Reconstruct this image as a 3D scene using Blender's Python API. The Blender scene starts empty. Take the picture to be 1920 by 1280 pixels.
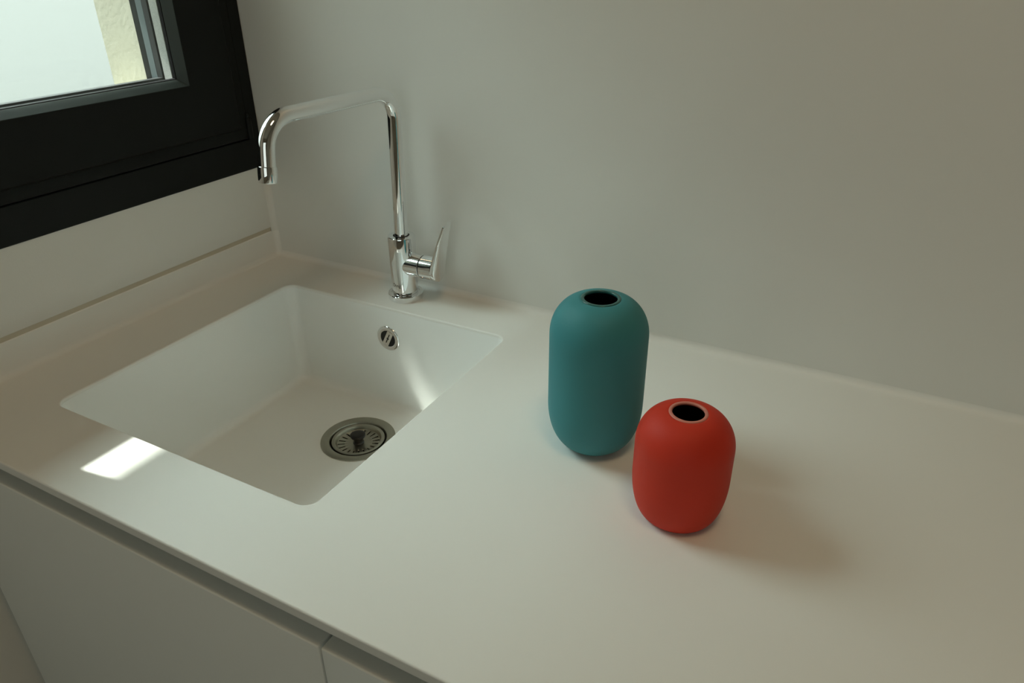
import bpy, bmesh, math, random
from mathutils import Vector, Matrix, Euler
random.seed(7)
PI = math.pi
S = bpy.context.scene
COL = S.collection
Z0 = 0.90                       # height of the worktop surface above the floor

# ------------------------------------------------------------------ camera
cam_d = bpy.data.cameras.new('camera')
cam = bpy.data.objects.new('camera', cam_d); COL.objects.link(cam)
cam_d.sensor_width = 36.0
cam_d.lens = 1369.56 / 1920 * 36
cam_d.clip_start = 0.02
cam.location = (0.96641956, -0.89438332, 0.48765512 + Z0)
cam.rotation_euler = (math.radians(61.65998755), math.radians(0.39824096), math.radians(28.29514438))
S.camera = cam

# ------------------------------------------------------------------ light
S.view_settings.view_transform = 'Standard'
S.view_settings.look = 'None'
S.view_settings.gamma = 1.0
S.view_settings.use_curve_mapping = False
S.view_settings.exposure = 0.1
SKY_COL = (0.96, 1.0, 0.93)
SKY_STR = 1.0
SUN_STR = 10.5
SUN_COL = (1.0, 0.97, 0.92)
FILL_LAMP_STR = 10.5
w = bpy.data.worlds.new('sky'); S.world = w; w.use_nodes = True
nt = w.node_tree; nt.nodes.clear()
wo = nt.nodes.new('ShaderNodeOutputWorld'); bg = nt.nodes.new('ShaderNodeBackground')
bg.inputs['Color'].default_value = (*SKY_COL, 1); bg.inputs['Strength'].default_value = SKY_STR
GLOW_STR = 18.5
GLOW_COL = (0.84, 0.98, 1.0)
# bright haze of the sky round the sun
tcw = nt.nodes.new('ShaderNodeTexCoord'); dotn = nt.nodes.new('ShaderNodeVectorMath'); dotn.operation = 'DOT_PRODUCT'
dotn.inputs[1].default_value = Vector((-1, -0.128, 1.6)).normalized()
nrm_ = nt.nodes.new('ShaderNodeVectorMath'); nrm_.operation = 'NORMALIZE'
nt.links.new(tcw.outputs['Generated'], nrm_.inputs[0]); nt.links.new(nrm_.outputs[0], dotn.inputs[0])
mxm = nt.nodes.new('ShaderNodeMath'); mxm.operation = 'MAXIMUM'; mxm.inputs[1].default_value = 0.0
pw = nt.nodes.new('ShaderNodeMath'); pw.operation = 'POWER'; pw.inputs[1].default_value = 9.0
nt.links.new(dotn.outputs['Value'], mxm.inputs[0]); nt.links.new(mxm.outputs[0], pw.inputs[0])
ml = nt.nodes.new('ShaderNodeMath'); ml.operation = 'MULTIPLY'; ml.inputs[1].default_value = GLOW_STR
nt.links.new(pw.outputs[0], ml.inputs[0])
bg2 = nt.nodes.new('ShaderNodeBackground'); bg2.inputs['Color'].default_value = (*GLOW_COL, 1)
nt.links.new(ml.outputs[0], bg2.inputs['Strength'])
ad = nt.nodes.new('ShaderNodeAddShader')
nt.links.new(bg.outputs[0], ad.inputs[0]); nt.links.new(bg2.outputs[0], ad.inputs[1]); nt.links.new(ad.outputs[0], wo.inputs[0])
sd = bpy.data.lights.new('sun', 'SUN'); sd.energy = SUN_STR; sd.angle = math.radians(0.53); sd.color = SUN_COL
sun = bpy.data.objects.new('sun', sd); COL.objects.link(sun)
sun.rotation_euler = Vector((1, 0.128, -1.6)).to_track_quat('-Z', 'Y').to_euler()
sun.location = (-4, 0, 6)
# daylight portal in the window opening (only guides sampling of the sky)
pd = bpy.data.lights.new('window_daylight', 'AREA'); pd.shape = 'RECTANGLE'; pd.size = 0.50; pd.size_y = 0.86
pd.cycles.is_portal = True
po = bpy.data.objects.new('window_daylight', pd); COL.objects.link(po)
po.location = (-0.075, -0.3735, Z0 + 0.67); po.rotation_euler = (0, -PI / 2, 0)
pd.size, pd.size_y = 0.72, 0.49

pd2 = bpy.data.lights.new('fill_window_portal', 'AREA'); pd2.shape = 'RECTANGLE'; pd2.size = 1.90; pd2.size_y = 1.50  # sky sampling portal in the added fill window
pd2.cycles.is_portal = True
po2 = bpy.data.objects.new('fill_window_portal', pd2); COL.objects.link(po2)
po2.location = (1.45, -3.10, 1.45); po2.rotation_euler = (PI / 2, 0, 0)
# ------------------------------------------------------------------ materials
def mat(name, col, rough=0.5, metal=0.0, spec=0.5, bump=0.0, bscale=200.0, var=0.0, vscale=6.0, col2=None, coat=0.0):
    m = bpy.data.materials.new(name); m.use_nodes = True
    n = m.node_tree; b = n.nodes['Principled BSDF']
    b.inputs['Base Color'].default_value = (*col, 1)
    b.inputs['Roughness'].default_value = rough
    b.inputs['Metallic'].default_value = metal
    b.inputs['Specular IOR Level'].default_value = spec
    b.inputs['Coat Weight'].default_value = coat
    tc = n.nodes.new('ShaderNodeTexCoord')
    if var > 0:
        nz = n.nodes.new('ShaderNodeTexNoise'); nz.inputs['Scale'].default_value = vscale; nz.inputs['Detail'].default_value = 4
        n.links.new(tc.outputs['Object'], nz.inputs['Vector'])
        mx = n.nodes.new('ShaderNodeMix'); mx.data_type = 'RGBA'
        c2 = col2 or tuple(c * (1 - var) for c in col)
        mx.inputs[6].default_value = (*col, 1); mx.inputs[7].default_value = (*c2, 1)
        n.links.new(nz.outputs['Fac'], mx.inputs[0]); n.links.new(mx.outputs[2], b.inputs['Base Color'])
    if bump > 0:
        nb = n.nodes.new('ShaderNodeTexNoise'); nb.inputs['Scale'].default_value = bscale; nb.inputs['Detail'].default_value = 3
        n.links.new(tc.outputs['Object'], nb.inputs['Vector'])
        bp = n.nodes.new('ShaderNodeBump'); bp.inputs['Strength'].default_value = bump; bp.inputs['Distance'].default_value = 0.001
        n.links.new(nb.outputs['Fac'], bp.inputs['Height']); n.links.new(bp.outputs[0], b.inputs['Normal'])
    return m
M = {}
M['solid'] = mat('white_solid_surface', (0.84, 0.835, 0.80), 0.42, spec=0.4, var=0.02, vscale=3)
M['basin'] = mat('white_basin', (0.86, 0.87, 0.85), 0.38, spec=0.4)
M['panel'] = mat('white_wall_panel', (0.76, 0.76, 0.725), 0.45, spec=0.35)
M['paint'] = mat('white_wall_paint', (0.76, 0.755, 0.72), 0.7, spec=0.3, bump=0.1, bscale=500)
M['room'] = mat('warm_white_paint', (0.42, 0.39, 0.33), 0.8, spec=0.2, bump=0.1, bscale=300)
M['silicone'] = mat('beige_silicone', (0.58, 0.52, 0.41), 0.5)
M['door'] = mat('white_lacquer', (0.84, 0.86, 0.83), 0.45, spec=0.4)
M['carcass'] = mat('grey_carcass', (0.35, 0.34, 0.30), 0.6)
M['chrome'] = mat('chrome', (0.86, 0.87, 0.88), 0.045, metal=1.0)
M['steel'] = mat('brushed_steel', (0.40, 0.385, 0.32), 0.36, metal=1.0, bump=0.05, bscale=900)
M['black'] = mat('black_plastic', (0.012, 0.012, 0.013), 0.35)
M['holeshade'] = mat('hole_shade_paint', (0.01, 0.01, 0.009), 0.9)  # near-black stands in for the shade inside drain and overflow
M['ink'] = mat('dark_engraving', (0.05, 0.05, 0.045), 0.6)
M['bead'] = mat('grey_glazing_bead', (0.045, 0.056, 0.054), 0.5, spec=0.3)
M['frame'] = mat('anthracite_aluminium', (0.0075, 0.0095, 0.0090), 0.5, spec=0.18, bump=0.15, bscale=1500)
M['gasket'] = mat('black_rubber', (0.006, 0.006, 0.008), 0.6)
M['guide'] = mat('grey_aluminium', (0.12, 0.15, 0.16), 0.5)
M['spacer'] = mat('white_spacer', (0.55, 0.55, 0.53), 0.6, bump=1.0, bscale=900, var=0.5, vscale=700)
M['teal'] = mat('teal_matte_glaze', (0.050, 0.245, 0.270), 0.6, spec=0.3, var=0.05, vscale=30)
M['tealgloss'] = mat('teal_gloss_glaze', (0.025, 0.12, 0.115), 0.15)
M['tealshade'] = mat('teal_inside_shade', (0.006, 0.020, 0.020), 0.5)  # same glaze, darkened to paint the shade inside the vase
M['red'] = mat('coral_red_matte_glaze', (0.60, 0.036, 0.014), 0.6, spec=0.3, var=0.05, vscale=30)
M['redrim'] = mat('pale_pink_rim', (0.62, 0.22, 0.17), 0.45)
M['redshade'] = mat('red_inside_shade', (0.035, 0.004, 0.003), 0.5)  # red darkened to paint the shade inside the vase
M['wood'] = mat('oak_floor', (0.34, 0.30, 0.23), 0.5, var=0.2, vscale=9)
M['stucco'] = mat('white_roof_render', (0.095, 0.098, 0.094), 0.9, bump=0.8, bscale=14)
M['stone'] = mat('beige_stone', (0.60, 0.585, 0.49), 0.9, var=0.30, vscale=14, col2=(0.52, 0.49, 0.40), bump=0.6, bscale=120)
M['concrete'] = mat('grey_concrete', (0.45, 0.44, 0.41), 0.9)
# the window glass: clear, thin
g = bpy.data.materials.new('window_glass'); g.use_nodes = True; n = g.node_tree; n.nodes.clear()
o_ = n.nodes.new('ShaderNodeOutputMaterial'); mx = n.nodes.new('ShaderNodeMixShader')
tr = n.nodes.new('ShaderNodeBsdfTransparent'); tr.inputs[0].default_value = (0.95, 0.975, 0.96, 1)
gl = n.nodes.new('ShaderNodeBsdfGlossy'); gl.inputs['Roughness'].default_value = 0.01
mx.inputs[0].default_value = 0.03; n.links.new(tr.outputs[0], mx.inputs[1]); n.links.new(gl.outputs[0], mx.inputs[2])
n.links.new(mx.outputs[0], o_.inputs[0]); M['glass'] = g

# ------------------------------------------------------------------ helpers
def link(name, bm, m, parent=None, loc=(0, 0, 0), smooth=None, recalc=True):
    if recalc: bmesh.ops.recalc_face_normals(bm, faces=bm.faces)
    me = bpy.data.meshes.new(name); bm.to_mesh(me); bm.free()
    me.materials.append(m)
    if smooth is not None:
        for p in me.polygons: p.use_smooth = True
        me.set_sharp_from_angle(angle=math.radians(smooth))
    o = bpy.data.objects.new(name, me); COL.objects.link(o); o.location = loc
    if parent: o.parent = parent
    return o
def tag(o, label=None, cat=None, group=None, kind=None):
    if label: o['label'] = label
    if cat: o['category'] = cat
    if group: o['group'] = group
    if kind: o['kind'] = kind
    return o
def empty(name, loc, rz=0):
    o = bpy.data.objects.new(name, None); COL.objects.link(o); o.location = loc; o.rotation_euler = (0, 0, rz)
    o.empty_display_size = 0.05
    return o
def box(bm, x0, x1, y0, y1, z0, z1, bev=0.0, seg=3):
    r = bmesh.ops.create_cube(bm, size=1.0)
    vs = r['verts']
    for v in vs:
        v.co = Vector((x0 + (v.co.x + .5) * (x1 - x0), y0 + (v.co.y + .5) * (y1 - y0), z0 + (v.co.z + .5) * (z1 - z0)))
    if bev > 0:
        es = list({e for v in vs for e in v.link_edges})
        bmesh.ops.bevel(bm, geom=es, offset=bev, segments=seg, affect='EDGES', profile=0.5)
def lathe(bm, prof, seg=64, mtx=None, closed=False):
    rings = []
    for r, z in prof:
        if r < 1e-6:
            v = bm.verts.new((0, 0, z)); rings.append([v])
        else:
            rings.append([bm.verts.new((r * math.cos(2 * PI * i / seg), r * math.sin(2 * PI * i / seg), z)) for i in range(seg)])
    pr = list(zip(rings, rings[1:]))
    if closed: pr.append((rings[-1], rings[0]))
    for a, b in pr:
        for i in range(seg):
            j = (i + 1) % seg
            f = ([a[0], b[i], b[j]] if len(a) == 1 else [a[i], b[0], a[j]] if len(b) == 1 else [a[i], b[i], b[j], a[j]])
            if len(a) == 1 and len(b) == 1: continue
            bm.faces.new(f)
    if mtx is not None:
        bmesh.ops.transform(bm, matrix=mtx, verts=[v for r in rings for v in r])
def arc(cx, cz, r, a0, a1, n=6):
    return [(cx + r * math.cos(math.radians(a0 + (a1 - a0) * i / n)), cz + r * math.sin(math.radians(a0 + (a1 - a0) * i / n))) for i in range(n + 1)]
def fillet_path(pts, radii, n=16):
    pts = [Vector(p) for p in pts]; out = [pts[0]]
    for i in range(1, len(pts) - 1):
        a = (pts[i - 1] - pts[i]).normalized(); b = (pts[i + 1] - pts[i]).normalized()
        th = a.angle(b); R = radii[i - 1]; d = R / math.tan(th / 2)
        c = pts[i] + (a + b).normalized() * (R / math.sin(th / 2))
        p0 = pts[i] + a * d; p1 = pts[i] + b * d
        u = (p0 - c); v = (p1 - c); tot = u.angle(v); ax = u.cross(v).normalized()
        for k in range(n + 1):
            out.append(c + Matrix.Rotation(tot * k / n, 3, ax) @ u)
    out.append(pts[-1]); return out
def tube(bm, path, r, seg=32, cap=True):
    prev = None; nrm = None; rings = []
    for i, p in enumerate(path):
        t = ((path[i + 1] if i + 1 < len(path) else p) - (path[i - 1] if i else p)).normalized()
        if nrm is None:
            nrm = t.orthogonal().normalized()
        nrm = (nrm - t * nrm.dot(t)).normalized(); bi = t.cross(nrm)
        rings.append([bm.verts.new(p + (nrm * math.cos(2 * PI * k / seg) + bi * math.sin(2 * PI * k / seg)) * r) for k in range(seg)])
    for a, b in zip(rings, rings[1:]):
        for k in range(seg):
            bm.faces.new([a[k], a[(k + 1) % seg], b[(k + 1) % seg], b[k]])
    if cap:
        bm.faces.new(rings[0]); bm.faces.new(rings[-1])
def rrect(x0, x1, y0, y1, r, n=10):
    out = []
    for cx, cy, a in ((x1 - r, y1 - r, 0), (x0 + r, y1 - r, 90), (x0 + r, y0 + r, 180), (x1 - r, y0 + r, 270)):
        for i in range(n + 1):
            t = math.radians(a + 90 * i / n); out.append((cx + r * math.cos(t), cy + r * math.sin(t)))
    return out
def ring_bridge(bm, loops, close_last=False):
    vs = [[bm.verts.new(p) for p in L] for L in loops]
    fs = []
    for a, b in zip(vs, vs[1:]):
        N = len(a)
        for i in range(N):
            fs.append(bm.faces.new([a[i], a[(i + 1) % N], b[(i + 1) % N], b[i]]))
    if close_last: fs.append(bm.faces.new(vs[-1]))
    return vs, fs

# ------------------------------------------------------------------ the room shell
XR, YF, ZC = 3.3, -3.0, 2.60
WY0, WY1, WZ0, WZ1 = -0.70, 0.0, 1.062, Z0 + 1.15     # window hole in the left wall
WIN_Z = Z0 + 0.1622
bm = bmesh.new(); box(bm, -0.30, XR + .2, YF - .2, 0.25, -0.15, 0.0); tag(link('floor', bm, M['wood']), kind='structure')
bm = bmesh.new(); box(bm, -0.17, XR + .2, YF - .2, 0.25, ZC, ZC + .2); tag(link('ceiling', bm, M['room']), kind='structure')
bm = bmesh.new(); box(bm, -0.17, XR + .2, 0.012, 0.20, 0, ZC); tag(link('wall_back', bm, M['room']), kind='structure')
bm = bmesh.new(); box(bm, XR, XR + .2, YF, 0.012, 0, ZC); tag(link('wall_right', bm, M['room']), kind='structure')
bm = bmesh.new(); box(bm, -0.17, 0.50, YF - .2, YF, 0, ZC); box(bm, 2.40, XR, YF - .2, YF, 0, ZC); box(bm, 0.50, 2.40, YF - .2, YF, 0, 0.70); box(bm, 0.50, 2.40, YF - .2, YF, 2.20, ZC); tag(link('wall_front', bm, M['room']), kind='structure')
# left wall: four blocks round the window hole, inner face x=0 (lower zone stops at the worktop upstand joint)
bm = bmesh.new()
box(bm, -0.17, 0.0, YF, 0.012, 0, Z0 - 0.0125)
box(bm, -0.17, -0.006, YF, 0.012, Z0 - 0.0125, Z0 + 0.0540)
box(bm, -0.006, 0.0, YF, -0.604, Z0 - 0.0125, Z0 + 0.0540)
box(bm, -0.17, 0.0, YF, 0.012, Z0 + 0.0540, WIN_Z - 0.0)
box(bm, -0.17, 0.0, YF, WY0, WIN_Z, ZC)
box(bm, -0.17, 0.0, WY0, 0.012, WZ1, ZC)
tag(link('wall_left', bm, M['paint']), kind='structure')
# the silicone joint between wall, upstand and panel
bm = bmesh.new()
box(bm, -0.006, -0.0012, -0.60, -0.009, Z0 + 0.0455, Z0 + 0.0545)
tag(link('trim_1', bm, M['silicone']), kind='structure')

# ------------------------------------------------------------------ outside
bm = bmesh.new(); box(bm, -9.0, -0.17, -7, 9, Z0 - 0.05, Z0 + 0.12)
tag(link('ground', bm, M['stucco']), kind='structure')
bm = bmesh.new(); box(bm, -1.284, -0.17, -4, 4, Z0 + 2.54, Z0 + 2.74)  # unseen overhang added to cut off the higher sun rays
tag(link('sun_blocker_slab', bm, M['concrete']), kind='structure')
bm = bmesh.new()  # unseen handrail bar added to block the lower sun rays
box(bm, -0.398, -0.350, -1.6, 1.6, Z0 + 0.955, Z0 + 0.984, 0.002)
for yy in (-1.5, 1.5): box(bm, -0.389, -0.351, yy - .025, yy + .025, Z0 + 0.12, Z0 + 0.956)
tag(link('sun_blocker_bar', bm, M['guide']), kind='structure')
# outer reveal of the window: beige stone jambs
bm = bmesh.new()
box(bm, -0.17, -0.066, -0.122, 0.012, WIN_Z, WZ1)
tag(link('trim_2', bm, M['stone']), kind='structure')
bm = bmesh.new()
box(bm, -0.17, -0.066, WY0, -0.625, WIN_Z, WZ1)
box(bm, -0.17, -0.066, -0.625, -0.122, WIN_Z, Z0 + 0.285)
tag(link('trim_4', bm, M['stone']), kind='structure')

# ------------------------------------------------------------------ window
win = empty('window_1', (0, -0.35, WIN_Z)); tag(win, kind='structure')
def wpart(name, bm, m, lab=None, smooth=None, parent=win):
    o = link(name, bm, m, None, smooth=smooth)
    p = parent
    o.parent = p; o.matrix_parent_inverse = Matrix.Translation(-Vector((0, -0.35, WIN_Z)))
    if lab: o['label'] = lab
    return o
GY0, GY1, GZ0, GZ1 = -0.6086, -0.1375, Z0 + 0.3205, WZ1 - 0.13    # visible glass
def frame_loops(profile, y0, y1, z0, z1):
    """profile: list of (x, inset) ; inset grows the rectangle outward from the glass when positive"""
    L = []
    for x, o in profile:
        L.append([(x, y0 - o, z0 - o), (x, y1 + o, z0 - o), (x, y1 + o, z1 + o), (x, y0 - o, z1 + o)])
    return L
# the fixed frame
fb, fr_, ft = 0.0, 0.0, 0.0
OY0, OY1, OZ0, OZ1 = WY0, -0.0005, WIN_Z, WZ1
def ring_frame(bm, x0, x1, oy0, oy1, oz0, oz1, iy0, iy1, iz0, iz1, bev=0.0):
    o0 = [(oy0, oz0), (oy1, oz0), (oy1, oz1), (oy0, oz1)]; i0 = [(iy0, iz0), (iy1, iz0), (iy1, iz1), (iy0, iz1)]
    seq = [[(x0, *p) for p in i0], [(x0, *p) for p in o0]]
    if bev > 0:
        sh = lambda P, s: [(P[0][0] + s, P[0][1] + s), (P[1][0] - s, P[1][1] + s), (P[2][0] - s, P[2][1] - s), (P[3][0] + s, P[3][1] - s)]
        seq += [[(x1 - bev, *p) for p in o0], [(x1, *p) for p in sh(o0, bev)], [(x1, *p) for p in sh(i0, -bev)], [(x1 - bev, *p) for p in i0]]
    else:
        seq += [[(x1, *p) for p in o0], [(x1, *p) for p in i0]]
    seq.append(seq[0])
    vs = [[bm.verts.new(p) for p in L] for L in seq[:-1]]; vs.append(vs[0])
    for a, b in zip(vs, vs[1:]):
        for i in range(4): bm.faces.new([a[i], a[(i + 1) % 4], b[(i + 1) % 4], b[i]])
SY1, SZ0, SY0, SZ1 = -0.0260, Z0 + 0.2135, -0.672, WZ1 - 0.045
bm = bmesh.new()
ring_frame(bm, -0.064, 0.002, OY0, OY1, OZ0, OZ1, SY0 - .004, SY1 + .002, SZ0 - .002, SZ1 + .004, 0.0012)
wpart('frame', bm, M['frame'])
# the rebate behind the sash
bm = bmesh.new()
ring_frame(bm, -0.062, -0.030, SY0 - .004, SY1 + .002, SZ0 - .002, SZ1 + .004, SY0 + .03, SY1 - .03, SZ0 + .03, SZ1 - .03)
wpart('rebate', bm, M['gasket'])
# the sash: stepped lower lip, main face, sloping glazing bead
bm = bmesh.new()
def off(P, s): return [(P[0] + s, P[2] + s), (P[1] - s, P[2] + s), (P[1] - s, P[3] - s), (P[0] + s, P[3] - s)]
Sr = (SY0, SY1, SZ0, SZ1)
Gr = (GY0, GY1, GZ0, GZ1)
seq = [[(-0.029, *p) for p in off(Sr, 0)], [(0.0045, *p) for p in off(Sr, 0)], [(0.0055, *p) for p in off(Sr, 0.001)],
       [(0.0055, *p) for p in off(Sr, 0.0165)], [(0.0128, *p) for p in off(Sr, 0.0205)],
       [(0.0140, *p) for p in off(Sr, 0.0220)], [(0.0140, *p) for p in off(Gr, -0.0100)],
       [(0.0132, *p) for p in off(Gr, -0.0090)]]
vs, fs = ring_bridge(bm, seq)
seq2 = [[(-0.029, *p) for p in off(Sr, 0)], [(-0.029, *p) for p in off(Gr, -0.009)]]
ring_bridge(bm, seq2); bmesh.ops.remove_doubles(bm, verts=bm.verts, dist=1e-6)
wpart('sash', bm, M['frame'])
bm = bmesh.new()
seq = [[(0.0132, *p) for p in off(Gr, -0.0090)], [(0.0005, *p) for p in off(Gr, -0.0005)], [(-0.0005, *p) for p in off(Gr, 0.0)], [(-0.0010, *p) for p in off(Gr, -0.004)]]
ring_bridge(bm, seq); wpart('glazing_bead', bm, M['bead'])
bm = bmesh.new()
seq = [[(-0.0012, *p) for p in off(Gr, -0.004)], [(-0.0012, *p) for p in off(Gr, 0.0010)], [(-0.0040, *p) for p in off(Gr, 0.0022)], [(-0.0045, *p) for p in off(Gr, -0.004)]]
ring_bridge(bm, seq); wpart('gasket', bm, M['gasket'])
bm = bmesh.new(); box(bm, -0.0085, -0.0048, GY0 - .006, GY1 + .006, GZ0 - .006, GZ1 + .006); wpart('glass_pane', bm, M['glass'])
bm = bmesh.new(); box(bm, -0.0290, -0.0252, GY0 - .006, GY1 + .006, GZ0 - .006, GZ1 + .006); wpart('glass_pane', bm, M['glass'])
bm = bmesh.new(); ring_frame(bm, -0.0250, -0.0087, GY0 - .006, GY1 + .006, GZ0 - .0075, GZ1 + .006, GY0 + .0008, GY1 - .0006, GZ0 - .0055, GZ1 - .0005)
wpart('spacer', bm, M['spacer'], 'pale perforated spacer bar between the panes')
bm = bmesh.new(); ring_frame(bm, -0.0400, -0.0292, GY0 - .03, GY1 + .03, GZ0 - .03, GZ1 + .03, GY0 + .001, GY1 - .0008, GZ0 + .0010, GZ1 - .001)
wpart('outer_gasket', bm, M['gasket'])
bm = bmesh.new(); ring_frame(bm, -0.0530, -0.0402, GY0 - .03, GY1 + .03, GZ0 - .03, GZ1 + .03, GY0 + .001, GY1 - .001, GZ0 - .004, GZ1 - .001)
wpart('shutter_guide', bm, M['guide'], 'grey outer guide rail')
bm = bmesh.new(); ring_frame(bm, -0.0655, -0.0532, GY0 - .06, GY1 + .06, GZ0 - .06, GZ1 + .06, GY0 + .001, GY1 - .001, GZ0 - .004, GZ1 - .001)
wpart('outer_frame', bm, M['frame'])
# small hinge cap on the right-hand side
bm = bmesh.new(); lathe(bm, [(0.0, 0.006), (0.002, 0.006), (0.0028, 0.005), (0.0028, -0.004)], 16)
lathe(bm, [(0.0, 0.003), (0.0045, 0.003), (0.005, 0.002), (0.005, -0.030), (0, -0.030)], 20, Matrix.Translation((0, 0, -0.004)))
bmesh.ops.transform(bm, matrix=Matrix.Translation((0.006, SY1 + .002, Z0 + 0.2470)), verts=bm.verts)
wpart('hinge', bm, M['frame'], smooth=40)

# a window added in the wall behind the viewer to bring fill light
win2 = empty('fill_window', (0, 0, 0)); tag(win2, kind='structure')
def wbar(name, m, *a):
    bm = bmesh.new(); box(bm, *a); return link(name, bm, m, win2)
bm = bmesh.new()
for a in ((0.50, 0.55, 0.70, 2.20), (2.35, 2.40, 0.70, 2.20), (0.55, 2.35, 0.70, 0.75), (0.55, 2.35, 2.15, 2.20)):
    box(bm, a[0], a[1], -3.07, -3.00, a[2], a[3])
link('frame', bm, M['frame'], win2)
wbar('glass_pane', M['glass'], 0.55, 2.35, -3.040, -3.036, 0.75, 2.15)

# ------------------------------------------------------------------ worktop with integrated cut-out
X1 = 3.28
R = 0.009          # cove radius at the walls
SX0, SX1, SYB, SYF = 0.1127, 0.5214, -0.0922, -0.4995
TH = 0.012
bm = bmesh.new()
n = 10
hole_r = 0.0165
e = 0.0022
# top face
outer = [(R, -R, Z0), (R, -0.6 + e, Z0), (X1, -0.6 + e, Z0), (X1, -R, Z0)]
ov = [bm.verts.new(p) for p in outer]
hv = [bm.verts.new((x, y, Z0)) for x, y in rrect(SX0 - e, SX1 + e, SYF - e, SYB + e, hole_r + e, n)]
oe = [bm.edges.new((ov[i], ov[(i + 1) % 4])) for i in range(4)]
he = [bm.edges.new((hv[i], hv[(i + 1) % len(hv)])) for i in range(len(hv))]
bmesh.ops.triangle_fill(bm, use_beauty=True, use_dissolve=False, edges=oe + he)
for f in bm.faces: f.smooth = False
flat = set(bm.faces)
# rounded rim of the cut-out, down to the underside
prev = hv
for k in range(1, 7):
    a = PI / 2 * k / 6
    o = e * (1 - math.sin(a)); z = Z0 - e * (1 - math.cos(a))
    cur = [bm.verts.new((x, y, z)) for x, y in rrect(SX0 - o, SX1 + o, SYF - o, SYB + o, hole_r + o, n)]
    for i in range(len(cur)): bm.faces.new([prev[i], prev[(i + 1) % len(cur)], cur[(i + 1) % len(cur)], cur[i]])
    prev = cur
cur = [bm.verts.new((v.co.x, v.co.y, Z0 - 0.0045)) for v in prev]
for i in range(len(cur)): bm.faces.new([prev[i], prev[(i + 1) % len(cur)], cur[(i + 1) % len(cur)], cur[i]])
# front edge: rounded top arris, face, small bottom arris, underside
pr = [(-0.6 + e, Z0)] + [(-0.6 + e - e * math.sin(PI / 2 * k / 6), Z0 - e + e * math.cos(PI / 2 * k / 6)) for k in range(1, 7)] + [(-0.6, Z0 - TH + .001), (-0.599, Z0 - TH), (-0.575, Z0 - TH)]
xs = [R, X1]
row = [[bm.verts.new((x, y, z)) for x in xs] for y, z in pr]
for a, b in zip(row, row[1:]): bm.faces.new([a[0], a[1], b[1], b[0]])
bmesh.ops.remove_doubles(bm, verts=bm.verts, dist=1e-5)
for f in bm.faces: f.smooth = not (abs(f.normal.z) > 0.999 and f.calc_area() > 1e-5)
bm.normal_update()
me_ct = link('worktop', bm, M['solid'])
for p in me_ct.data.polygons:
    big = p.area > 2e-4 and abs(p.normal.z) > .9999
    p.use_smooth = not big
me_ct.data.set_sharp_from_angle(angle=math.radians(35))
for p in me_ct.data.polygons:
    if abs(p.normal.z) > .9999: p.use_smooth = False
tag(me_ct, 'long white solid surface kitchen worktop with a square sink cut-out', 'worktop')


# coved strips of the same material along both walls
bm = bmesh.new()
# left cove and upstand (runs along Y), profile in x,z
cov = [(R - R * math.sin(PI / 2 * k / 8), Z0 + R - R * math.cos(PI / 2 * k / 8)) for k in range(9)] + [(0.0, Z0 + 0.0452), (-0.0012, Z0 + 0.0467), (-0.005, Z0 + 0.0470)]
row = [[bm.verts.new((x, y, z)) for y in (-R, -0.6)] for x, z in cov]
for a, b in zip(row, row[1:]): bm.faces.new([a[0], a[1], b[1], b[0]])
# end cap of that cove at the front edge
cap = [bm.verts.new((x, -0.6, z)) for x, z in cov] + [bm.verts.new((-0.005, -0.6, Z0 - TH)), bm.verts.new((R, -0.6, Z0 - TH))]
bm.faces.new(cap)
f_ = [bm.verts.new(p) for p in ((R, -0.6, Z0), (R, -0.6 + e, Z0), (R, -0.6, Z0 - e))]
bm.faces.new(f_)
# back cove (runs along X)
cb = [(-R + R * math.sin(PI / 2 * k / 8), Z0 + R - R * math.cos(PI / 2 * k / 8)) for k in range(9)]
row = [[bm.verts.new((x, y, z)) for x in (R, X1)] for y, z in cb]
for a, b in zip(row, row[1:]): bm.faces.new([a[0], a[1], b[1], b[0]])
# rounded inside corner
G = []
for i in range(9):
    t = PI / 2 * i / 8; z = Z0 + R - R * math.cos(t); q = R * math.sin(t)
    G.append([bm.verts.new((R - q * math.cos(PI / 2 * j / 8), -R + q * math.sin(PI / 2 * j / 8), z)) for j in range(9)])
G.append([bm.verts.new((v.co.x, v.co.y, Z0 + 0.0462)) for v in G[-1]])
for a, b in zip(G, G[1:]):
    for j in range(8): 
        try: bm.faces.new([a[j], a[j + 1], b[j + 1], b[j]])
        except ValueError: pass
bmesh.ops.remove_doubles(bm, verts=bm.verts, dist=1e-5)
tag(link('trim_8', bm, M['solid'], smooth=35), kind='structure')

# full-height panel behind the worktop
bm = bmesh.new()
box(bm, R, X1, 0.0, 0.0118, Z0 + R, ZC - .001)
# rounded corner column above the upstand, towards the window wall
tag(link('backsplash_panel', bm, M['panel']), 'tall plain white backsplash panel rising behind the worktop and tap', 'backsplash')
bm = bmesh.new()
rows = []
for zz in (Z0 + 0.0462, ZC - .001):
    rows.append([bm.verts.new((R - R * math.cos(PI / 2 * j / 10), -R + R * math.sin(PI / 2 * j / 10), zz)) for j in range(11)])
# only under the window: above it the frame meets the panel directly
for j in range(10): bm.faces.new([rows[0][j], rows[0][j + 1], rows[1][j + 1], rows[1][j]])
for v in rows[1]: v.co.z = WIN_Z - 0.001
bm.faces.new([rows[1][j] for j in range(11)] + [bm.verts.new((0, 0, WIN_Z - .001))])
for p in bm.faces: p.smooth = True
tag(link('trim_5', bm, M['panel']), kind='structure')
for p in bpy.data.objects['trim_5'].data.polygons: p.use_smooth = len(p.vertices) == 4
bm = bmesh.new(); box(bm, 0.0, R, 0.0, 0.0118, Z0 + 0.0462, ZC - .001); tag(link('trim_6', bm, M['panel']), kind='structure')

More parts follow.
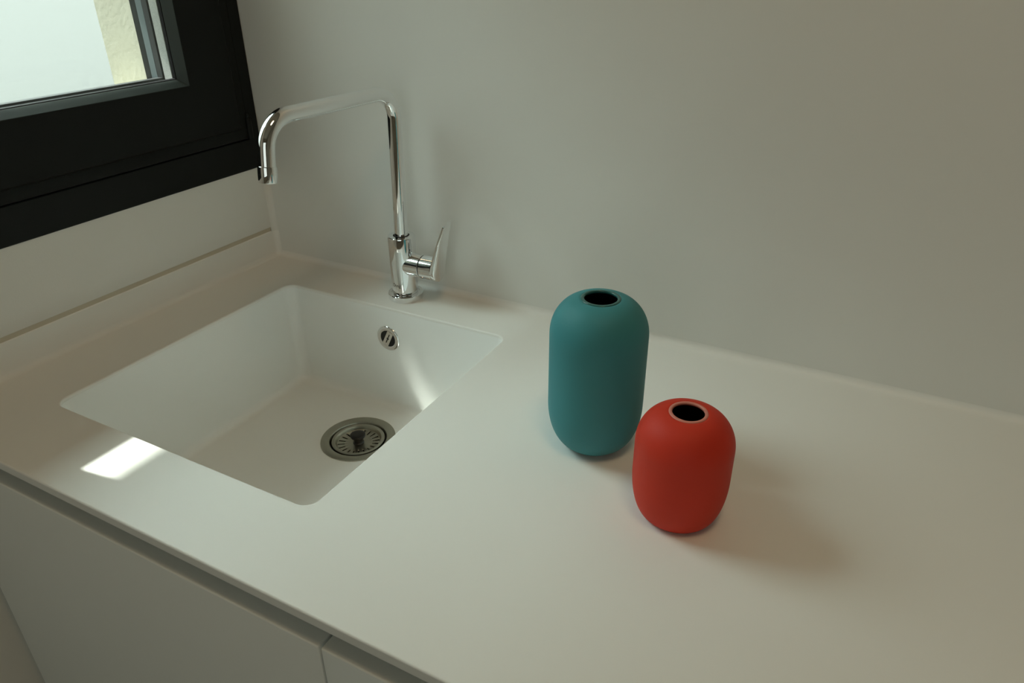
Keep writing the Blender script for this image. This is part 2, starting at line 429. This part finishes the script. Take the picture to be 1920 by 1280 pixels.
# ------------------------------------------------------------------ sink
sink = empty('sink', (0.317, -0.296, Z0 - 0.19)); tag(sink, 'square white undermounted sink bowl set in the worktop', 'sink')
def child(o, parent, base):
    o.parent = parent; o.matrix_parent_inverse = Matrix.Translation(-Vector(base)); return o
SB = (0.317, -0.296, Z0 - 0.19)
DEP = 0.1775
DC = (0.3172, -0.1985)      # drain centre
bm = bmesh.new()
r0 = 0.0165; fl = 0.013
i0 = 0.0008
loops = []
def RR(ins, z, r): return [(x, y, z) for x, y in rrect(SX0 + ins, SX1 - ins, SYF + ins, SYB - ins, max(r, .002), 12)]
loops.append(RR(-0.015, Z0 - .0046, r0 + .015))
loops.append(RR(0.0000, Z0 - .0046, r0))
loops.append(RR(0.0001, Z0 - .0060, r0))
loops.append(RR(0.0015, Z0 - 0.09, r0))
loops.append(RR(0.0030, Z0 - DEP + fl, r0))
for k in range(1, 8):
    a = PI / 2 * k / 7
    loops.append(RR(0.0030 + fl * (1 - math.cos(a)), Z0 - DEP + fl - fl * math.sin(a), r0 - fl * .6 * (1 - math.cos(a))))
vs, fs = ring_bridge(bm, loops)
last = vs[-1]
# floor with the drain hole
hc = [bm.verts.new((DC[0] + .052 * math.cos(2 * PI * i / 48), DC[1] + .052 * math.sin(2 * PI * i / 48), Z0 - DEP)) for i in range(48)]
ee = [bm.edges.get((last[i], last[(i + 1) % len(last)])) for i in range(len(last))]
ce = [bm.edges.new((hc[i], hc[(i + 1) % 48])) for i in range(48)]
bmesh.ops.triangle_fill(bm, use_beauty=True, use_dissolve=False, edges=ee + ce)
bowl = link('bowl', bm, M['basin'], smooth=50); child(bowl, sink, SB)
for p in bowl.data.polygons:
    if abs(p.normal.z) > .9999: p.use_smooth = False
# drain flange and cup
fz = Z0 - DEP
bm = bmesh.new()
lathe(bm, [(0.0570, 0.0002), (0.0568, 0.0014), (0.0560, 0.0018), (0.0475, 0.0016), (0.0440, 0.0006), (0.0420, -0.0030), (0.0415, -0.0100), (0.0395, -0.0125), (0.0393, -0.0150)], 72,
      Matrix.Translation((DC[0], DC[1], fz)))
child(link('drain_flange', bm, M['steel'], smooth=40), sink, SB)['label'] = 'round steel drain flange in the sink floor'
bm = bmesh.new(); lathe(bm, [(0.0392, -0.0150), (0.0385, -0.045), (0, -0.047)], 48, Matrix.Translation((DC[0], DC[1], fz)))
child(link('drain_cup', bm, M['holeshade'], smooth=40), sink, SB)
# overflow
OC = Vector((0.3090, SYB - 0.0013, Z0 - 0.0540))
rotm = Matrix.Translation(OC) @ Matrix.Rotation(PI / 2, 4, 'X')
bm = bmesh.new()
lathe(bm, [(0.0210, -0.0008), (0.0208, 0.0003), (0.0198, 0.0009), (0.0180, 0.0013), (0.0150, 0.0012), (0.0138, 0.0007), (0.0136, -0.0010)], 56, rotm)
ofl = child(link('overflow_ring', bm, M['chrome'], smooth=50), sink, SB)
bm = bmesh.new(); lathe(bm, [(0, 0.0001), (0.0140, 0.0001)], 40, rotm)  # flat disc, coloured dark for the shade in the opening
child(link('overflow_shade_disc', bm, M['holeshade']), sink, SB)
# cross bar with a slot and centre pin, turned
bm = bmesh.new()
hw = 0.0057
for s in (-1, 1):
    box(bm, s * .0032 - .0025, s * .0032 + .0025, -0.0135, 0.0135, 0.0003, 0.0012, 0.0003, 2)
box(bm, -hw, hw, 0.0088, 0.0136, 0.0003, 0.0010); box(bm, -hw, hw, -0.0136, -0.0088, 0.0003, 0.0010)
bmesh.ops.transform(bm, matrix=rotm @ Matrix.Rotation(math.radians(-27), 4, 'Z'), verts=bm.verts)
child(link('overflow_bar', bm, M['chrome']), sink, SB)
bm = bmesh.new(); lathe(bm, [(0, 0.0016), (0.0017, 0.0016), (0.0022, 0.0012), (0.0022, 0.0)], 20, rotm)
child(link('overflow_screw', bm, M['black'], smooth=40), sink, SB)

# strainer basket resting in the drain
stb = (DC[0], DC[1], fz - 0.008)
st = empty('sink_strainer', stb); tag(st, 'round steel slotted basket strainer sitting in the sink drain', 'strainer')
bm = bmesh.new()
NS = 20; SEG = NS * 7
radii = [(0.0, -0.0022), (0.009, -0.0022), (0.016, -0.0022), (0.0212, -0.0020), (0.0315, -0.0014), (0.0328, -0.0006), (0.0340, 0.0030), (0.0352, 0.0046), (0.0385, 0.0052), (0.0402, 0.0046), (0.0406, 0.0030)]
rings = []
for r, z in radii:
    rings.append([bm.verts.new((0, 0, z))] if r == 0 else [bm.verts.new((r * math.cos(2 * PI * i / SEG), r * math.sin(2 * PI * i / SEG), z)) for i in range(SEG)])
for ri, (a, b) in enumerate(zip(rings, rings[1:])):
    for i in range(SEG):
        j = (i + 1) % SEG
        if ri == 3 and i % 7 in (0, 1): continue         # the slots
        if len(a) == 1: bm.faces.new([a[0], b[i], b[j]])
        else: bm.faces.new([a[i], b[i], b[j], a[j]])
o = link('basket', bm, M['steel'], smooth=35); o.parent = st; o.location = (0, 0, 0.0022 + 0.001)
sm = o.modifiers.new('thickness', 'SOLIDIFY'); sm.thickness = 0.0008
bm = bmesh.new()
lathe(bm, [(0, -0.001), (0.0085, -0.001), (0.0085, 0.001), (0.0072, 0.002), (0.0072, 0.006), (0.0085, 0.0085), (0.0108, 0.0105), (0.0116, 0.0122), (0.0116, 0.0142), (0.0106, 0.0150), (0.006, 0.0153), (0, 0.0154)], 36)
o = link('knob', bm, M['black'], smooth=50); o.parent = st; o.location = (0, 0, 0.0018); o['label'] = 'black plastic knob'

# ------------------------------------------------------------------ tap
FB = Vector((0.3140, -0.0448, Z0))
tap = empty('mixer_tap', FB); tag(tap, 'tall chrome swan-neck mixer tap with side lever behind the sink', 'tap')
bm = bmesh.new()
lathe(bm, [(0.0, 0.0), (0.0272, 0.0), (0.0276, 0.0008), (0.0276, 0.0088), (0.0268, 0.0098), (0.0255, 0.0101), (0.0222, 0.0101), (0.0214, 0.0090), (0, 0.0090)], 72)
link('base_ring', bm, M['chrome'], tap, smooth=35)
HD = math.radians(2)
hub_m = Matrix.Translation((0, 0, 0.0575)) @ Matrix.Rotation(HD, 4, 'Z') @ Matrix.Rotation(PI / 2, 4, 'Y')
bm = bmesh.new()
lathe(bm, [(0.0, 0.0088), (0.0200, 0.0088), (0.0203, 0.012), (0.0212, 0.1010), (0.0208, 0.1024), (0.0200, 0.1030), (0.0125, 0.1030), (0.0122, 0.1000), (0.0122, 0.085), (0, 0.085)], 72)
lathe(bm, [(0.0, 0.004), (0.0183, 0.004), (0.0183, 0.0352), (0.0178, 0.0358), (0, 0.0358)], 64, hub_m)
link('body', bm, M['chrome'], tap, smooth=35)
bm = bmesh.new(); lathe(bm, [(0.0, 0.0359), (0.0172, 0.0359), (0.0172, 0.0371), (0, 0.0371)], 56, hub_m)
link('groove_ring', bm, M['black'], tap, smooth=35)
# lever: hub drum and blade
bm = bmesh.new()
lathe(bm, [(0.0, 0.0372), (0.0178, 0.0372), (0.0183, 0.0378), (0.0183, 0.0585), (0, 0.0585)], 64, hub_m)
lev = link('lever', bm, M['chrome'], tap, smooth=35)
bm = bmesh.new()
out = []
rb = 0.0187
for i in range(25):
    a = PI + PI * i / 24; out.append((rb * math.cos(a), rb * math.sin(a)))       # bottom half round
HT = 0.078; wt = 0.0108
for s, zz in ((1, 0.010), (1, 0.025), (1, 0.045), (1, 0.060)):
    k = max(0, (zz - 0.004) / (HT - 0.004)); out.append((rb + (wt - rb) * k, zz))
for i in range(9):
    a = PI / 2 * i / 8; out.append((wt - .0042 + .0042 * math.cos(a), HT - .0042 + .0042 * math.sin(a)))
for i in range(9):
    a = PI / 2 + PI / 2 * i / 8; out.append((-wt + .0055 + .0055 * math.cos(a), HT - .0095 + .0055 * math.sin(a) + 0.0008))
for zz in (0.055, 0.040, 0.025, 0.010):
    k = max(0, (zz - 0.004) / (HT - 0.004)); out.append((-(rb + (wt - rb) * k), zz))
def lean(z): return 0.0 if z < 0 else 0.019 * (z / HT) ** 1.25
def thick(z): return 0.0080 if z < 0 else 0.0080 - 0.0048 * min(1, z / HT)
def layer(t_in, scale):
    L = []
    cz = 0.02
    for s, z in out:
        s2 = s * scale; z2 = cz + (z - cz) * (1 - (1 - scale) * .6)
        t = (0.0660 + lean(z) - (0 if t_in == 0 else thick(z))) if t_in in (0, 1) else 0
        L.append((t, s2, z2))
    return L
def lay(tf, ins):
    L = []
    for i, (s, z) in enumerate(out):
        a = Vector(out[i - 1]); b = Vector(out[(i + 1) % len(out)]); d = (b - a).normalized(); nn = Vector((d.y, -d.x))
        q = Vector((s, z)) - nn * ins
        L.append((0.0662 + lean(z) - thick(z) * tf, q.x, q.y))
    return L
LL = [lay(0, 0.0012), lay(0.05, 0.0004), lay(0.15, 0), lay(0.85, 0), lay(0.96, 0.0004), lay(1, 0.0012)]
vs, fs = ring_bridge(bm, LL)
bm.faces.new(vs[0]); bm.faces.new(vs[-1])
bmesh.ops.triangulate(bm, faces=[f for f in bm.faces if len(f.verts) > 4])
bmesh.ops.transform(bm, matrix=Matrix.Translation((0, 0, 0.0575)) @ Matrix.Rotation(HD, 4, 'Z'), verts=bm.verts)
link('blade', bm, M['chrome'], lev, smooth=40)
# spout
bm = bmesh.new()
P = [Vector(q) - Vector((FB.x, FB.y, 0)) for q in ((FB.x, FB.y, 0.086), (0.3172, -0.0410, 0.3135), (0.2995, -0.2650, 0.3135), (0.2987, -0.2750, 0.2415))]
path = fillet_path(P, [0.036, 0.040], 20)
dn = (P[3] - P[2]).normalized()
path[-1] = P[3] - dn * 0.010
tube(bm, path, 0.0101, 40)
sp = link('spout', bm, M['chrome'], tap, smooth=40)
bm = bmesh.new()
q = dn.to_track_quat('Z', 'Y').to_matrix().to_4x4(); 
lathe(bm, [(0.0100, -0.0195), (0.0112, -0.0192), (0.0114, -0.0185), (0.0114, -0.0010), (0.0110, 0.0), (0.0092, 0.0), (0.0090, -0.004), (0, -0.004)], 40, Matrix.Translation(P[3]) @ q)
link('aerator', bm, M['chrome'], sp, smooth=35)
bm = bmesh.new()
lathe(bm, [(0.0102, 0.0), (0.0113, 0.0), (0.0112, 0.0006), (0.0102, 0.0010)], 40, Matrix.Translation((0.0003, 0, 0.1028)))
link('gap_shade_ring', bm, M['black'], tap, smooth=35)  # black ring paints the shade of the gap round the pipe
# lettering near the foot of the body, wrapped round the cylinder
cu = bpy.data.curves.new('lettering', 'FONT'); cu.body = 'Ding'; cu.size = 0.0078; cu.resolution_u = 3; cu.extrude = 0
to = bpy.data.objects.new('lettering_tmp', cu); COL.objects.link(to)
bpy.context.view_layer.update()
dg = bpy.context.evaluated_depsgraph_get()
me = bpy.data.meshes.new_from_object(to.evaluated_get(dg))
bpy.data.objects.remove(to)
bb = [v.co.x for v in me.vertices]; cx = (min(bb) + max(bb)) / 2
ang0 = math.radians(-93)
b2 = bmesh.new(); b2.from_mesh(me)
bmesh.ops.subdivide_edges(b2, edges=[e2 for e2 in b2.edges if e2.calc_length() > .001], cuts=2)
for v in b2.verts:
    a = ang0 + (v.co.x - cx) / 0.0206
    v.co = Vector((0.02055 * math.cos(a), 0.02055 * math.sin(a), 0.0240 + v.co.y))
link('lettering', b2, M['ink'], tap, recalc=False)

# ------------------------------------------------------------------ vases
def vase(name, label, x, y, b, Rm, lo, up, m, H, e1, e2, mo, mrim, min_):
    root = empty(name, (x, y, Z0)); tag(root, label, 'vase')
    pr = [(0, 0.0015), (b * .80, 0.0015), (b * .88, 0.0), (b * .97, 0.0)]
    N = 28
    for i in range(N):
        t = PI / 2 * i / (N - 1)
        if i == 0: pr.append((b, 0.0004)); continue
        pr.append((b + (Rm - b) * math.sin(t) ** e1, lo * (1 - max(0, math.cos(t)) ** e1)))
    mr = m * 1.22
    for i in range(N):
        t = PI / 2 * i / (N - 1)
        r = m + (Rm - m) * max(0, math.cos(t)) ** e2; z = H - up + up * math.sin(t) ** e2
        if r < mr: break
        pr.append((r, z))
    zt = H - 0.0006
    pr.append((mr, zt))
    pr += [(m + .0005, zt - .0005), (m + .0008, H - 0.0025)]
    bm = bmesh.new(); lathe(bm, pr, 128); link('body', bm, mo, root, smooth=60)
    bm = bmesh.new()
    lathe(bm, [(mr + .0003, zt - .0006), (mr, zt + .0006), (mr - .0008, H + .0003), (m + .0010, H + .0005), (m + .0002, H), (m, H - .0010), (m + .0003, H - .0018)], 96)
    link('rim', bm, mrim, root, smooth=70)
    bm = bmesh.new()
    lathe(bm, [(m + .0003, H - .0018), (m + .004, H - .004), (m + .010, H - .007), (Rm - .006, H - up * .9), (Rm - .005, lo), (b, .006), (0, .006)], 64)
    link('inner_wall', bm, min_, root, smooth=70)
    return root
vase('vase', 'tall teal matte ceramic vase, the bigger one, standing behind the red one', 0.7264, -0.2640, 0.0205, 0.0512, 0.0554, 0.0410, 0.0166, 0.1762, 0.92, 0.956, M['teal'], M['tealgloss'], M['tealshade'])
vase('vase', 'short coral red matte ceramic vase with a pale pink rim', 0.8432, -0.3329, 0.0300, 0.0456, 0.0479, 0.0349, 0.0145, 0.1158, 1.0185, 0.9709, M['red'], M['redrim'], M['redshade'])

# ------------------------------------------------------------------ base cabinets
gaps = [0.018, 0.6165, 1.2165, 1.8165, 2.4165, 3.0165]
labs = ['white handleless base cabinet under the sink, next to the window wall', 'white handleless base cabinet right of the sink cabinet, under the vases',
        'white handleless base cabinet under the worktop, third from the window wall', 'white handleless base cabinet under the worktop, fourth from the window wall',
        'white handleless base cabinet under the worktop, last before the far wall']
for i in range(5):
    xa, xb = gaps[i], gaps[i + 1]
    root = empty('base_cabinet', ((xa + xb) / 2, -0.3, 0)); tag(root, labs[i], 'cabinet', 'white base cabinets')
    mx_ = (xa + xb) / 2
    bm = bmesh.new()
    x0, x1 = xa - mx_ + .001, xb - mx_ - .001
    zt = Z0 - TH - .0015
    box(bm, x0, x0 + .016, -0.2600, 0.30, 0.10, zt); box(bm, x1 - .016, x1, -0.2600, 0.30, 0.10, zt)
    box(bm, x0 + .016, x1 - .016, -0.2600, 0.30, 0.10, 0.116); box(bm, x0 + .016, x1 - .016, 0.292, 0.30, 0.116, zt)
    box(bm, x0 + .016, x1 - .016, -0.2600, -0.242, Z0 - 0.075, zt)
    link('carcass', bm, M['door'], root)
    bm = bmesh.new(); box(bm, x0 + .0003, x1 - .0003, -0.3, -0.2620, 0.11, Z0 - 0.0376, 0.0018, 3)
    link('door', bm, M['door'], root, smooth=35)
    bm = bmesh.new(); box(bm, x0, x1, -0.25, -0.235, 0.0, 0.0995)
    link('plinth', bm, M['door'], root)
# narrow filler between wall and first cabinet
bm = bmesh.new(); box(bm, 0.0005, 0.0175, -0.592, -0.30, 0.0, Z0 - TH - .0015)
tag(link('trim_7', bm, M['door']), kind='structure')

# ------------------------------------------------------------------ ceiling lamp added out of view as warm fill
lamp = empty('fill_lamp', (1.08, -0.72, ZC)); tag(lamp, 'round flush ceiling lamp with a warm diffuser, added unseen for fill light', 'lamp')
bm = bmesh.new(); lathe(bm, [(0, 0), (0.19, 0), (0.20, -0.01), (0.20, -0.05), (0.19, -0.055), (0.185, -0.05), (0, -0.05)], 48); link('base', bm, M['door'], lamp, smooth=40)
em = bpy.data.materials.new('fill_lamp_diffuser'); em.use_nodes = True; bs = em.node_tree.nodes['Principled BSDF']
bs.inputs['Emission Color'].default_value = (1.0, 0.72, 0.42, 1); bs.inputs['Emission Strength'].default_value = FILL_LAMP_STR
bm = bmesh.new(); lathe(bm, [(0.184, -0.052), (0.17, -0.068), (0.10, -0.078), (0, -0.080)], 48); link('diffuser', bm, em, lamp, smooth=60)
